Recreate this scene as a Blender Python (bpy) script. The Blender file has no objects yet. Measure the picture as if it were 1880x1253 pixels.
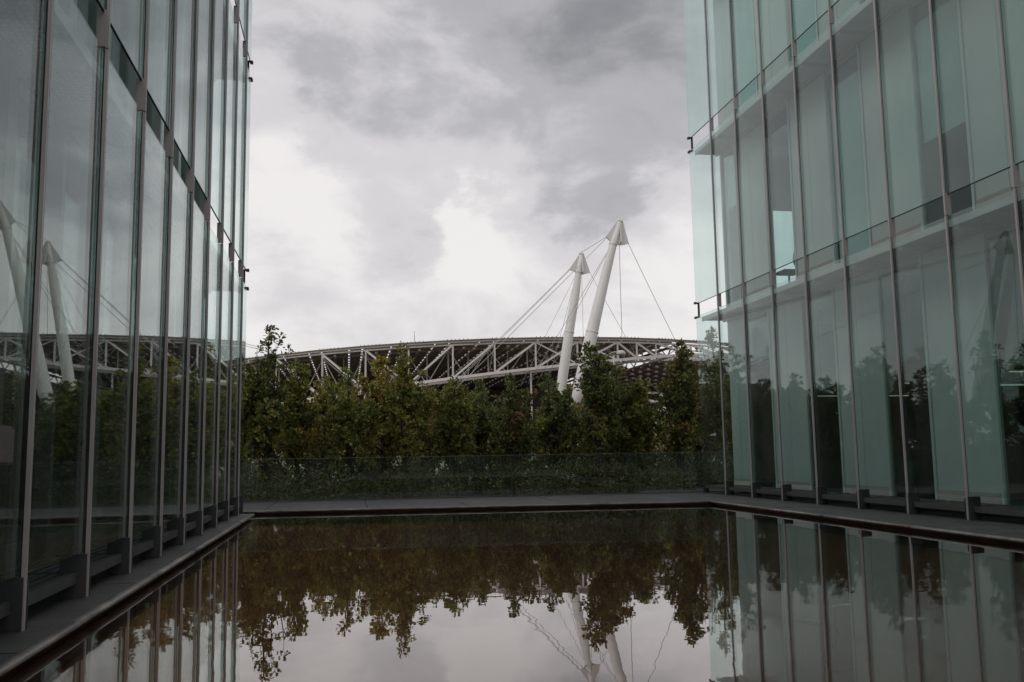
import bpy, bmesh, math, random
import numpy as np
from mathutils import Vector, Matrix

S = bpy.context.scene
C = S.collection
R = math.radians

# ------------------------------------------------------------------ camera
yaw, pitch, roll, H = 0.1768, 0.1215, 0.0163, 1.2
fw = Vector((math.sin(yaw)*math.cos(pitch), math.cos(yaw)*math.cos(pitch), math.sin(pitch)))
rt = Vector((math.cos(yaw), -math.sin(yaw), 0))
up = rt.cross(fw)
r2 = math.cos(roll)*rt - math.sin(roll)*up
u2 = math.sin(roll)*rt + math.cos(roll)*up
cd = bpy.data.cameras.new('camera')
cd.sensor_fit = 'HORIZONTAL'; cd.sensor_width = 36.0; cd.lens = 32.335
cd.clip_start = 0.05; cd.clip_end = 6000
cam = bpy.data.objects.new('camera', cd); C.objects.link(cam)
cam.matrix_world = Matrix(((r2.x, u2.x, -fw.x, 0), (r2.y, u2.y, -fw.y, 0), (r2.z, u2.z, -fw.z, H), (0, 0, 0, 1)))
S.camera = cam

# ------------------------------------------------------------------ sky
SUN_EL, SUN_AZ = R(48), R(-118)          # azimuth from +Y, clockwise positive
W = bpy.data.worlds.new('World'); S.world = W; W.use_nodes = True
nt = W.node_tree; nt.nodes.clear()
def wn(t, **k):
    n = nt.nodes.new(t)
    for a, b in k.items(): setattr(n, a, b)
    return n
def wl(a, b): nt.links.new(a, b)
def wmath(op, a, b=None, clamp=False):
    n = wn('ShaderNodeMath', operation=op); n.use_clamp = clamp
    for i, v in enumerate((a, b)):
        if v is None: continue
        if isinstance(v, (int, float)): n.inputs[i].default_value = v
        else: wl(v, n.inputs[i])
    return n.outputs[0]
sky = wn('ShaderNodeTexSky', sky_type='NISHITA'); sky.sun_disc = False
sky.sun_elevation = SUN_EL; sky.sun_rotation = SUN_AZ
tc = wn('ShaderNodeTexCoord')
def wnoise(scale, detail, rough, off, stretch=(1, 1, 1.9), dist=0.0):
    m = wn('ShaderNodeMapping'); m.inputs['Scale'].default_value = stretch; m.inputs['Location'].default_value = off
    wl(tc.outputs['Generated'], m.inputs['Vector'])
    n = wn('ShaderNodeTexNoise'); n.inputs['Scale'].default_value = scale; n.inputs['Detail'].default_value = detail
    n.inputs['Roughness'].default_value = rough; n.inputs['Distortion'].default_value = dist
    wl(m.outputs[0], n.inputs['Vector']); return n
warp = wnoise(7.0, 6, 0.6, (3.1, 0.4, 1.2))
ws = wn('ShaderNodeVectorMath', operation='SUBTRACT'); wl(warp.outputs['Color'], ws.inputs[0]); ws.inputs[1].default_value = (.5, .5, .5)
wsc = wn('ShaderNodeVectorMath', operation='SCALE'); wl(ws.outputs[0], wsc.inputs[0]); wsc.inputs['Scale'].default_value = 0.17
wd = wn('ShaderNodeVectorMath', operation='ADD'); wl(tc.outputs['Generated'], wd.inputs[0]); wl(wsc.outputs[0], wd.inputs[1])
big = wnoise(2.3, 3, 0.5, (1.7, 4.2, 0.3))
mid = wnoise(6.5, 7, 0.56, (5.2, 1.1, 2.4), (1, 1, 1.7), 0.3)
v = wmath('ADD', wmath('MULTIPLY', big.outputs['Fac'], 0.55), wmath('MULTIPLY', mid.outputs['Fac'], 0.95))
v = wmath('ADD', v, 0.03)
# the large cloud masses: (direction, radius, lift)
MASSES = [((.33, .86, .42), .26, -.36), ((.20, .88, .47), .24, -.24), ((.45, .65, .60), .75, -.16), ((0.0, .93, .352), .11, -.30), ((.09, .937, .33), .10, -.12),
          ((.262, .925, .275), .11, -.22), ((.17, .93, .31), .09, -.14), ((-.06, .97, .25), .11, .22), ((.135, .956, .245), .05, .30), ((.13, .968, .215), .07, .22),
          ((.20, .97, .13), .24, .02), ((-.07, .90, .43), .10, -.16), ((-.055, .98, .19), .09, -.20),
          ((.06, .97, .225), .08, -.22), ((.35, .90, .22), .12, .22), ((-.08, .92, .36), .06, .10), ((.03, .97, .10), .28, -.03)]
for c, r, a in MASSES:
    d = wn('ShaderNodeVectorMath', operation='DISTANCE'); wl(wd.outputs[0], d.inputs[0]); d.inputs[1].default_value = Vector(c).normalized()
    mr = wn('ShaderNodeMapRange', interpolation_type='SMOOTHSTEP')
    mr.inputs['From Min'].default_value = 0; mr.inputs['From Max'].default_value = r
    mr.inputs['To Min'].default_value = a; mr.inputs['To Max'].default_value = 0
    wl(d.outputs['Value'], mr.inputs['Value']); v = wmath('ADD', v, mr.outputs[0])
ramp = wn('ShaderNodeValToRGB'); wl(v, ramp.inputs['Fac'])
cr = ramp.color_ramp; cr.interpolation = 'EASE'
cr.elements[0].position = 0.10; cr.elements[0].color = (.27, .27, .285, 1)
cr.elements[1].position = 0.95; cr.elements[1].color = (.90, .865, .86, 1)
e = cr.elements.new(0.42); e.color = (.47, .465, .485, 1)
e = cr.elements.new(0.66); e.color = (.70, .675, .69, 1)
sc = wn('ShaderNodeVectorMath', operation='SCALE'); wl(ramp.outputs[0], sc.inputs[0]); sc.inputs['Scale'].default_value = 10.0
mx = wn('ShaderNodeMix', data_type='RGBA'); mx.inputs['Factor'].default_value = 0.95
wl(sky.outputs[0], mx.inputs['A']); wl(sc.outputs[0], mx.inputs['B'])
bg = wn('ShaderNodeBackground'); bg.inputs['Strength'].default_value = 0.1
wl(mx.outputs['Result'], bg.inputs['Color'])
wo = wn('ShaderNodeOutputWorld'); wl(bg.outputs[0], wo.inputs['Surface'])

sd = bpy.data.lights.new('sun', 'SUN'); sd.energy = 0.9; sd.angle = R(30); sd.color = (1, .97, .93)
sun = bpy.data.objects.new('sun', sd); C.objects.link(sun)
sdir = Vector((math.sin(SUN_AZ)*math.cos(SUN_EL), math.cos(SUN_AZ)*math.cos(SUN_EL), math.sin(SUN_EL)))
sun.rotation_euler = sdir.to_track_quat('Z', 'Y').to_euler()

vs = S.view_settings
S.display_settings.display_device = 'sRGB'
vs.view_transform = 'Standard'; vs.look = 'None'; vs.exposure = 0.0; vs.gamma = 1.0; vs.use_curve_mapping = False
cy = S.cycles
cy.max_bounces = 10; cy.diffuse_bounces = 3; cy.glossy_bounces = 6; cy.transmission_bounces = 4
cy.transparent_max_bounces = 40
cy.use_denoising = True; cy.sample_clamp_indirect = 6.0

# ------------------------------------------------------------------ materials
M = {}
def newmat(name):
    m = bpy.data.materials.new(name); m.use_nodes = True; m.node_tree.nodes.clear(); M[name] = m
    return m, m.node_tree
class NT:
    def __init__(s, tree): s.t = tree
    def n(s, t, **k):
        x = s.t.nodes.new(t)
        for a, b in k.items(): setattr(x, a, b)
        return x
    def l(s, a, b): s.t.links.new(a, b)
    def val(s, x, i, v):
        if hasattr(v, 'is_linked') or hasattr(v, 'links'): s.l(v, x.inputs[i])
        else: x.inputs[i].default_value = v
    def math(s, op, a, b=0.0):
        x = s.n('ShaderNodeMath', operation=op); s.val(x, 0, a); s.val(x, 1, b); return x.outputs[0]
    def noise(s, scale, detail=4, rough=.55, coord='Object', stretch=(1, 1, 1)):
        tcn = s.n('ShaderNodeTexCoord'); m = s.n('ShaderNodeMapping'); m.inputs['Scale'].default_value = stretch
        s.l(tcn.outputs[coord], m.inputs['Vector'])
        x = s.n('ShaderNodeTexNoise'); x.inputs['Scale'].default_value = scale; x.inputs['Detail'].default_value = detail
        x.inputs['Roughness'].default_value = rough; s.l(m.outputs[0], x.inputs['Vector']); return x
    def gnoise(s, scale, detail=4, rough=.55, stretch=(1, 1, 1)):
        g = s.n('ShaderNodeNewGeometry'); m = s.n('ShaderNodeMapping'); m.inputs['Scale'].default_value = stretch
        s.l(g.outputs['Position'], m.inputs['Vector'])
        x = s.n('ShaderNodeTexNoise'); x.inputs['Scale'].default_value = scale; x.inputs['Detail'].default_value = detail
        x.inputs['Roughness'].default_value = rough; s.l(m.outputs[0], x.inputs['Vector']); return x
    def ramp(s, fac, stops):
        x = s.n('ShaderNodeValToRGB'); s.l(fac, x.inputs['Fac'])
        el = x.color_ramp.elements
        el[0].position, el[0].color = stops[0][0], (*stops[0][1], 1)
        el[1].position, el[1].color = stops[-1][0], (*stops[-1][1], 1)
        for p, c in stops[1:-1]:
            e = el.new(p); e.color = (*c, 1)
        return x.outputs[0]
    def out(s, sh): o = s.n('ShaderNodeOutputMaterial'); s.l(sh, o.inputs['Surface']); return o

def surf(name, stops, scale=3.0, rough=.6, metal=0.0, bump=0.0, bscale=None, stretch=(1, 1, 1), detail=6, rrange=0.12, spec=.5):
    m, t = newmat(name); k = NT(t)
    nz = k.gnoise(scale, detail, .6, stretch)
    p = k.n('ShaderNodeBsdfPrincipled')
    k.l(k.ramp(nz.outputs['Fac'], stops), p.inputs['Base Color'])
    nr = k.gnoise(scale*3.1, 4, .6, stretch)
    rr = k.math('ADD', k.math('MULTIPLY', nr.outputs['Fac'], rrange*2), rough-rrange)
    k.l(rr, p.inputs['Roughness'])
    p.inputs['Metallic'].default_value = metal
    p.inputs['Specular IOR Level'].default_value = spec
    if bump:
        nb = k.gnoise(bscale or scale*6, 5, .6, stretch)
        b = k.n('ShaderNodeBump'); b.inputs['Strength'].default_value = bump; b.inputs['Distance'].default_value = .01
        k.l(nb.outputs['Fac'], b.inputs['Height']); k.l(b.outputs[0], p.inputs['Normal'])
    k.out(p.outputs[0]); return m

def glass(name, tint, f0=.04, power=5.0, refl=(1, 1, 1), wave=0.0, dirt=0.0, gloss_rough=0.0):
    """thin sheet glass: coloured see-through plus angle-dependent mirror, the same from both sides"""
    m, t = newmat(name); k = NT(t)
    lw = k.n('ShaderNodeLayerWeight'); lw.inputs['Blend'].default_value = .5
    f = k.math('ADD', k.math('MULTIPLY', k.math('POWER', lw.outputs['Facing'], power), 1-f0), f0)
    tr = k.n('ShaderNodeBsdfTransparent')
    oi = k.n('ShaderNodeObjectInfo'); hs_ = k.n('ShaderNodeHueSaturation'); hs_.inputs['Color'].default_value = (*tint, 1)
    k.l(k.math('ADD', k.math('MULTIPLY', oi.outputs['Random'], .06), .965), hs_.inputs['Value'])
    k.l(k.math('ADD', k.math('MULTIPLY', oi.outputs['Random'], .5), .75), hs_.inputs['Saturation']); k.l(hs_.outputs[0], tr.inputs['Color'])
    gl = k.n('ShaderNodeBsdfGlossy'); gl.inputs['Color'].default_value = (*refl, 1); gl.inputs['Roughness'].default_value = gloss_rough
    if wave:
        nb = k.gnoise(.55, 1, .4); b = k.n('ShaderNodeBump'); b.inputs['Strength'].default_value = wave; b.inputs['Distance'].default_value = .01
        k.l(nb.outputs['Fac'], b.inputs['Height']); k.l(b.outputs[0], gl.inputs['Normal'])
    ms = k.n('ShaderNodeMixShader'); k.l(f, ms.inputs[0]); k.l(tr.outputs[0], ms.inputs[1]); k.l(gl.outputs[0], ms.inputs[2])
    sh = ms.outputs[0]
    if dirt:
        df = k.n('ShaderNodeBsdfDiffuse'); df.inputs['Color'].default_value = (.55, .52, .47, 1)
        nd = k.gnoise(1.6, 6, .65, (1, 1, .35))
        fac = k.math('MULTIPLY', k.math('MAXIMUM', k.math('SUBTRACT', nd.outputs['Fac'], .35), 0.0), dirt)
        fac = k.math('MULTIPLY', fac, k.math('ADD', k.math('MULTIPLY', oi.outputs['Random'], 1.3), .35))
        m2 = k.n('ShaderNodeMixShader'); k.l(fac, m2.inputs[0]); k.l(sh, m2.inputs[1]); k.l(df.outputs[0], m2.inputs[2]); sh = m2.outputs[0]
    k.out(sh); return m

glass('facade_glass', (.846, .917, .901), .042, 4.9, (.93, .99, .975), wave=.014, dirt=.10)
glass('inner_glass', (.74, .85, .82), .04, 5.0)
glass('teal_glass', (.87, .96, .95), .03, 5.0)
glass('balustrade_glass', (.86, .945, .915), .04, 5.0, dirt=.10)
surf('glass_edge', [(.3, (.22, .28, .25)), (.7, (.27, .33, .30))], 2, .3)
surf('aluminium', [(.30, (.40, .375, .368)), (.70, (.50, .472, .465))], 1.2, .42, .25, stretch=(1, 1, .3))
surf('gasket', [(.3, (.010, .010, .011)), (.7, (.018, .018, .018))], 4, .7)
surf('bracket_steel', [(.3, (.085, .08, .078)), (.7, (.15, .135, .125))], 5, .6, .3, .2)
surf('foot_steel', [(.3, (.045, .048, .052)), (.55, (.07, .073, .076)), (.75, (.11, .088, .07))], 4, .55, .3, .2, stretch=(1, 1, .4))
surf('black_steel', [(.3, (.012, .012, .013)), (.7, (.022, .022, .022))], 5, .5)
surf('walkway_steel', [(.3, (.055, .058, .060)), (.7, (.085, .087, .087))], 3, .55, .2)
surf('catwalk_paint', [(.3, (.42, .43, .435)), (.7, (.51, .51, .51))], 1.5, .5)
surf('pale_panel', [(.25, (.50, .55, .54)), (.75, (.58, .625, .615))], .7, .45, stretch=(1, 1, .3))
surf('grey_panel', [(.3, (.30, .315, .315)), (.7, (.37, .38, .375))], .7, .5)
surf('dark_panel', [(.3, (.055, .062, .062)), (.7, (.085, .09, .088))], .7, .5)
surf('kick_panel', [(.3, (.42, .39, .36)), (.7, (.50, .465, .43))], 1.5, .55)
surf('blind_fabric', [(.3, (.42, .455, .45)), (.7, (.48, .51, .50))], 1.5, .8)
surf('concrete', [(.3, (.33, .33, .325)), (.7, (.42, .415, .40))], 1.2, .8, 0, .2)
surf('interior', [(.3, (.10, .10, .10)), (.7, (.14, .14, .135))], .8, .8)
surf('ceiling', [(.3, (.50, .51, .51)), (.7, (.56, .56, .56))], .8, .8)
surf('slate', [(.20, (.020, .021, .023)), (.42, (.040, .041, .043)), (.58, (.050, .050, .052)), (.72, (.092, .088, .082))], 2.3, .55, 0, .35, 14)
surf('coping_stone', [(.22, (.050, .046, .042)), (.48, (.125, .113, .10)), (.70, (.24, .215, .19))], 3.5, .36, 0, .5, 22)
surf('pool_wall', [(.3, (.05, .024, .014)), (.7, (.10, .048, .026))], 3, .7)
surf('soil', [(.3, (.03, .022, .015)), (.7, (.06, .042, .028))], 4, .9, 0, .6)
surf('grass_ground', [(.3, (.045, .055, .02)), (.5, (.08, .075, .04)), (.7, (.13, .115, .09))], .08, .9)
surf('white_paint', [(.25, (.56, .54, .52)), (.50, (.66, .645, .625)), (.75, (.72, .705, .69))], .9, .45, stretch=(1, 1, .15), detail=8)
surf('truss_paint', [(.25, (.56, .515, .50)), (.75, (.66, .615, .60))], .3, .5)
surf('roof_brown', [(.25, (.24, .195, .18)), (.75, (.33, .275, .255))], .25, .7)
surf('fascia', [(.25, (.42, .385, .37)), (.75, (.56, .52, .50))], .4, .6)
surf('stand_dark', [(.3, (.07, .058, .052)), (.7, (.11, .09, .082))], .2, .8)
surf('pale_wall', [(.3, (.42, .36, .335)), (.7, (.55, .49, .46))], .15, .8)
surf('cable_steel', [(.3, (.50, .495, .49)), (.7, (.58, .57, .56))], 1, .5, .3)
surf('lamp_grey', [(.3, (.40, .405, .405)), (.7, (.48, .48, .475))], 2, .45)
surf('chair_black', [(.3, (.02, .021, .022)), (.7, (.035, .036, .036))], 3, .7)
surf('teal_plastic', [(.3, (.03, .16, .17)), (.7, (.045, .20, .21))], 2, .5)
surf('bark', [(.25, (.030, .020, .013)), (.55, (.060, .040, .026)), (.75, (.095, .068, .046))], 6, .9, 0, .6, 30, (1, 1, .3))
surf('dead_leaf', [(.3, (.10, .06, .025)), (.7, (.16, .10, .04))], 8, .7)

m, t = newmat('tube_light'); k = NT(t)
em = k.n('ShaderNodeEmission'); em.inputs['Color'].default_value = (1, .97, .88, 1); em.inputs['Strength'].default_value = .3; k.out(em.outputs[0])

# leaves: own colour per leaf, a little light passing through
m, t = newmat('leaf'); k = NT(t)
at = k.n('ShaderNodeAttribute'); at.attribute_name = 'leaf_colour'
p = k.n('ShaderNodeBsdfPrincipled'); k.l(at.outputs['Color'], p.inputs['Base Color']); p.inputs['Roughness'].default_value = .55
p.inputs['Specular IOR Level'].default_value = .35
tl = k.n('ShaderNodeBsdfTranslucent'); k.l(at.outputs['Color'], tl.inputs['Color'])
ms = k.n('ShaderNodeMixShader'); ms.inputs[0].default_value = .34; k.l(p.outputs[0], ms.inputs[1]); k.l(tl.outputs[0], ms.inputs[2]); k.out(ms.outputs[0])

# water: shallow still pool over a brown bed
m, t = newmat('water'); k = NT(t)
lw = k.n('ShaderNodeLayerWeight'); lw.inputs['Blend'].default_value = .5
w1 = k.gnoise(2.6, 2, .5, (1.0, 1.0, 1)); w2 = k.gnoise(13.0, 2, .5, (1, 1.0, 1)); w3 = k.gnoise(.45, 1, .5)
# the breeze ruffles some patches more than others
amt = k.math('MULTIPLY', k.math('MAXIMUM', k.math('SUBTRACT', w3.outputs['Fac'], .38), 0.0), 2.2)
hgt = k.math('ADD', k.math('MULTIPLY', w1.outputs['Fac'], 1.0), k.math('MULTIPLY', k.math('MULTIPLY', w2.outputs['Fac'], amt), .32))
b = k.n('ShaderNodeBump'); b.inputs['Strength'].default_value = .07; b.inputs['Distance'].default_value = .01; k.l(hgt, b.inputs['Height'])
f = k.math('ADD', k.math('MULTIPLY', k.math('POWER', lw.outputs['Facing'], 3.9), .965), .035)
tr = k.n('ShaderNodeBsdfTransparent'); tr.inputs['Color'].default_value = (.86, .76, .65, 1)
gl = k.n('ShaderNodeBsdfGlossy'); gl.inputs['Roughness'].default_value = 0.0; gl.inputs['Color'].default_value = (.97, .95, .94, 1); k.l(b.outputs[0], gl.inputs['Normal'])
ms = k.n('ShaderNodeMixShader'); k.l(f, ms.inputs[0]); k.l(tr.outputs[0], ms.inputs[1]); k.l(gl.outputs[0], ms.inputs[2]); k.out(ms.outputs[0])

# pool bed: brown silt with paler patches; shade on the right put into its colour
m, t = newmat('pool_bed'); k = NT(t)
n1 = k.gnoise(.9, 7, .62, (1, .5, 1)); n2 = k.gnoise(7, 5, .6, (1, .35, 1))
mixf = k.math('ADD', k.math('MULTIPLY', n1.outputs['Fac'], .7), k.math('MULTIPLY', n2.outputs['Fac'], .3))
p = k.n('ShaderNodeBsdfPrincipled'); p.inputs['Roughness'].default_value = .85
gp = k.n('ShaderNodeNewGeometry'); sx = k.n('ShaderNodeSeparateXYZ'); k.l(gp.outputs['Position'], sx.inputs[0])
mrg = k.n('ShaderNodeMapRange'); mrg.interpolation_type = 'SMOOTHSTEP'  # painted shade: bed colour falls off from left to right
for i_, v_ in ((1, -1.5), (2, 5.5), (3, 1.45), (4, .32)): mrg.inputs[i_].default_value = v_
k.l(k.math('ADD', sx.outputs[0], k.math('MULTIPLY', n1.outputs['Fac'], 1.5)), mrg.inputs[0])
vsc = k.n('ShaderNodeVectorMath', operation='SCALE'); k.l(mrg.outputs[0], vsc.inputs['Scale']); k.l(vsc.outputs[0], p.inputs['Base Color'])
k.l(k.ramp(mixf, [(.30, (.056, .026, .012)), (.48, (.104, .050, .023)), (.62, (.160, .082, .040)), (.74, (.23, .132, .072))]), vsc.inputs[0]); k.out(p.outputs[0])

# ------------------------------------------------------------------ helpers
def tag(o, label=None, cat=None, group=None, kind=None):
    if label: o['label'] = label
    if cat: o['category'] = cat
    if group: o['group'] = group
    if kind: o['kind'] = kind
    return o
def empty(name, loc, label, cat, group=None):
    o = bpy.data.objects.new(name, None); C.objects.link(o); o.location = loc; o.empty_display_size = .2
    return tag(o, label, cat, group)
def link(name, me, parent=None, loc=None):
    o = bpy.data.objects.new(name, me); C.objects.link(o)
    if loc is not None: o.location = loc
    if parent is not None:
        o.parent = parent
        o.location = o.location - wloc(parent)
    return o
def wloc(o):
    p = Vector((0, 0, 0))
    while o is not None: p = p + o.location; o = o.parent
    return p
_bc = {}
def boxmesh(dx, dy, dz, mat, bev=0.0):
    key = (round(dx, 4), round(dy, 4), round(dz, 4), mat, bev)
    if key in _bc: return _bc[key]
    bm = bmesh.new(); bmesh.ops.create_cube(bm, size=1); bmesh.ops.scale(bm, vec=(dx, dy, dz), verts=bm.verts)
    if bev: bmesh.ops.bevel(bm, geom=bm.edges[:], offset=bev, segments=2, affect='EDGES')
    me = bpy.data.meshes.new(mat + '_box'); bm.to_mesh(me); bm.free(); me.materials.append(M[mat]); _bc[key] = me
    return me
def box(name, x0, x1, y0, y1, z0, z1, mat, parent=None, bev=0.0):
    x0, x1 = min(x0, x1), max(x0, x1)
    return link(name, boxmesh(x1-x0, y1-y0, z1-z0, mat, bev), parent, Vector(((x0+x1)/2, (y0+y1)/2, (z0+z1)/2)))
class MB:
    """collects verts and faces of one part"""
    def __init__(s): s.v = []; s.f = []; s.mi = []
    def add(s, vs_, fs, mi=0):
        o = len(s.v); s.v += [tuple(a) for a in vs_]; s.f += [tuple(i+o for i in f) for f in fs]; s.mi += [mi]*len(fs)
    def box(s, x0, x1, y0, y1, z0, z1, mi=0):
        x0, x1 = min(x0, x1), max(x0, x1)
        s.add([(x0, y0, z0), (x1, y0, z0), (x1, y1, z0), (x0, y1, z0), (x0, y0, z1), (x1, y0, z1), (x1, y1, z1), (x0, y1, z1)],
              [(0, 3, 2, 1), (4, 5, 6, 7), (0, 1, 5, 4), (1, 2, 6, 5), (2, 3, 7, 6), (3, 0, 4, 7)], mi)
    def beam(s, a, b, w, h=None, mi=0):
        a, b = Vector(a), Vector(b); h = h or w; d = (b-a).normalized()
        u = d.cross(Vector((0, 0, 1)))
        if u.length < 1e-3: u = Vector((1, 0, 0))
        u.normalize(); n = u.cross(d)
        q = [(-1, -1), (1, -1), (1, 1), (-1, 1)]
        s.add([a+u*(w/2*i)+n*(h/2*j) for i, j in q] + [b+u*(w/2*i)+n*(h/2*j) for i, j in q],
              [(0, 3, 2, 1), (4, 5, 6, 7), (0, 1, 5, 4), (1, 2, 6, 5), (2, 3, 7, 6), (3, 0, 4, 7)], mi)
    def tube(s, pts, rad, sides=8, mi=0, cap=True):
        pts = [Vector(p_) for p_ in pts]; n = len(pts)
        if not hasattr(rad, '__len__'): rad = [rad]*n
        o = len(s.v)
        for i, p_ in enumerate(pts):
            d = (pts[min(i+1, n-1)]-pts[max(i-1, 0)]).normalized()
            u = d.cross(Vector((0, 1, 0)) if abs(d.y) < .9 else Vector((1, 0, 0))).normalized(); w = d.cross(u)
            for j in range(sides):
                a = 2*math.pi*j/sides; s.v.append(tuple(p_+(u*math.cos(a)+w*math.sin(a))*rad[i]))
        for i in range(n-1):
            for j in range(sides):
                s.f.append((o+i*sides+j, o+i*sides+(j+1) % sides, o+(i+1)*sides+(j+1) % sides, o+(i+1)*sides+j)); s.mi.append(mi)
        if cap:
            s.f.append(tuple(o+j for j in range(sides))[::-1]); s.f.append(tuple(o+(n-1)*sides+j for j in range(sides))); s.mi += [mi, mi]
    def poly(s, pts, n, th, mi=0):
        """flat polygon given thickness along n"""
        n = Vector(n).normalized()*th/2; a = [Vector(p_)-n for p_ in pts]; b_ = [Vector(p_)+n for p_ in pts]; k_ = len(pts)
        s.add(a+b_, [tuple(range(k_))[::-1], tuple(range(k_, 2*k_))] + [(i, (i+1) % k_, (i+1) % k_+k_, i+k_) for i in range(k_)], mi)
    def build(s, name, mats, parent=None, smooth=False):
        if isinstance(mats, str): mats = [mats]
        me = bpy.data.meshes.new(name)
        org = wloc(parent) if parent is not None else Vector((0, 0, 0))
        me.from_pydata([(a-org.x, b_-org.y, c-org.z) for a, b_, c in s.v], [], s.f)
        for mm in mats: me.materials.append(M[mm])
        me.polygons.foreach_set('material_index', s.mi)
        if smooth: me.polygons.foreach_set('use_smooth', [True]*len(s.f))
        me.update()
        o = bpy.data.objects.new(name, me); C.objects.link(o); o.parent = parent
        return o

# ------------------------------------------------------------------ the setting
MOD = 1.4758
XL, XR = -2.09, 9.0
LIPL, LIPR = -1.80, 7.62
def farY(x): return 19.36 - 0.072*(x)            # outer pool lip
def balY(x): return 23.25 - 0.045*x              # balustrade line
YE = 18.55                                        # end of the left plinth

g = MB(); g.add([(-3000, -3000, -3.2), (3000, -3000, -3.2), (3000, 3000, -3.2), (-3000, 3000, -3.2)], [(0, 1, 2, 3)])
tag(g.build('ground', 'grass_ground'), kind='structure')
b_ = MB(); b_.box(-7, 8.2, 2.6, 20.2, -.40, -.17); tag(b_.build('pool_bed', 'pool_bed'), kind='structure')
w_ = MB(); w_.add([(-6.5, 2.75, .05), (7.9, 2.75, .05), (7.9, 18.95, .05), (-6.5, 19.95, .05)], [(0, 1, 2, 3)]); tag(w_.build('water', 'water'), kind='structure')

terrace = bpy.data.objects.new('terrace', None); C.objects.link(terrace); tag(terrace, 'dark slate terrace round the pool', kind='structure')
def slab(pts, z0, z1, mat='slate', parent=terrace, name='paving_slab', dz=0):
    m_ = MB(); z1 += dz
    n = len(pts); m_.add([(x, y, z0) for x, y in pts]+[(x, y, z1) for x, y in pts],
        [tuple(range(n))[::-1], tuple(range(n, 2*n))]+[(i, (i+1) % n, (i+1) % n+n, i+n) for i in range(n)])
    return m_.build(name, mat, parent)
rng = random.Random(5)
J = .007
# foundations under the slabs
slab([(-9, -6), (LIPL-.07, -6), (LIPL-.07, YE-.06), (-9, YE-.06)], -.6, .085, 'pool_wall', name='plinth_base')
slab([(LIPR+.07, -6), (30, -6), (30, 33), (LIPR+.07, 33)], -3.2, .085, 'pool_wall', name='plinth_base')
slab([(-12, farY(-12)+.07), (LIPR+.075, farY(LIPR)+.07), (LIPR+.075, balY(LIPR)+.5), (-12, balY(-12)+.5)], -3.2, .085, 'pool_wall', name='plinth_base')
slab([(-9, -6), (12, -6), (12, 2.7), (-9, 2.7)], -.6, .08, 'pool_wall', name='plinth_base')
y = -6.0
while y < YE-.2:                                   # left plinth
    y1 = min(y+MOD, YE-.02)
    if YE-.02-y1 < .4: y1 = YE-.02
    slab([(-3.4, y+J), (LIPL-.03, y+J), (LIPL-.03, y1-J), (-3.4, y1-J)], .086, .120, dz=rng.uniform(-.003, .003)); y = y1
y = -6.0
while y < 24:                                      # right plinth, two rows
    y1 = y+MOD
    nx = LIPR+.03
    slab([(nx, y+J), (8.52, y+J), (8.52, y1-J), (nx, y1-J)] if y1 < farY(LIPR)+.5 else [(nx+.02, y+J), (8.52, y+J), (8.52, y1-J), (nx+.02, y1-J)], .086, .120, dz=rng.uniform(-.003, .003))
    slab([(8.535, y+J), (10.4, y+J), (10.4, y1-J), (8.535, y1-J)], .086, .120, dz=rng.uniform(-.003, .003)); y = y1
x = -8.0
while x < LIPR-.05:                                # far strip, between pool and balustrade
    x1 = min(x+2.1, LIPR+.03)
    if LIPR+.03-x1 < .6: x1 = LIPR+.03
    for a0, a1 in ((.03, .40), (.40, 1.0)):
        f0 = lambda xx, s_: farY(xx)+.03+(balY(xx)+.4-farY(xx)-.03)*s_
        slab([(x+J, f0(x, 0 if a0 < .1 else a0)+J), (x1-J, f0(x1, 0 if a0 < .1 else a0)+J), (x1-J, f0(x1, a1)-J), (x+J, f0(x, a1)-J)], .086, .120, dz=rng.uniform(-.003, .003))
    x = x1
for i in range(9):                                 # near terrace behind the camera
    slab([(-9+i*2.3+J, -13.3), (-9+(i+1)*2.3-J, -13.3), (-9+(i+1)*2.3-J, 2.68), (-9+i*2.3+J, 2.68)], .081, .112)

# rounded stone lip along the pool, in lengths
def lip(p0, p1, side, seed):
    """bull-nosed coping between two points; side=+1 when the pool lies to the left of travel"""
    p0, p1 = Vector((*p0, 0)), Vector((*p1, 0)); d = (p1-p0).normalized(); n = Vector((-d.y, d.x, 0))*side
    L = (p1-p0).length; k_ = max(1, round(L/2.4)); rg = random.Random(seed)
    prof = [(-.05, .088), (-.05, .119), (-.025, .127), (0, .130), (.022, .127), (.036, .118), (.041, .106), (.035, .095), (.018, .087), (-.02, .084)]
    for i in range(k_):
        a = p0+d*(L*i/k_+.004); e_ = p0+d*(L*(i+1)/k_-.004)
        m_ = MB(); N = len(prof); vs_ = []; ns = 5
        for s_ in range(ns):
            q = a+(e_-a)*(s_/(ns-1))
            for (u, z) in prof:
                vs_.append(q+n*(u+rg.uniform(-.003, .003))+Vector((0, 0, z+rg.uniform(-.002, .002))))
        fs = [(s_*N+j, s_*N+(j+1) % N, (s_+1)*N+(j+1) % N, (s_+1)*N+j) for s_ in range(ns-1) for j in range(N)]
        fs += [tuple(range(N))[::-1], tuple((ns-1)*N+j for j in range(N))]
        m_.add(vs_, fs); o = m_.build('coping', 'coping_stone', terrace, True)
lip((LIPL, -5), (LIPL, YE), -1, 1)
lip((LIPL+.02, YE), (-6, YE), -1, 2)
lip((-8, farY(-8)), (LIPR+.02, farY(LIPR)), -1, 3)
lip((LIPR, farY(LIPR)), (LIPR, -5), -1, 4)
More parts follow.
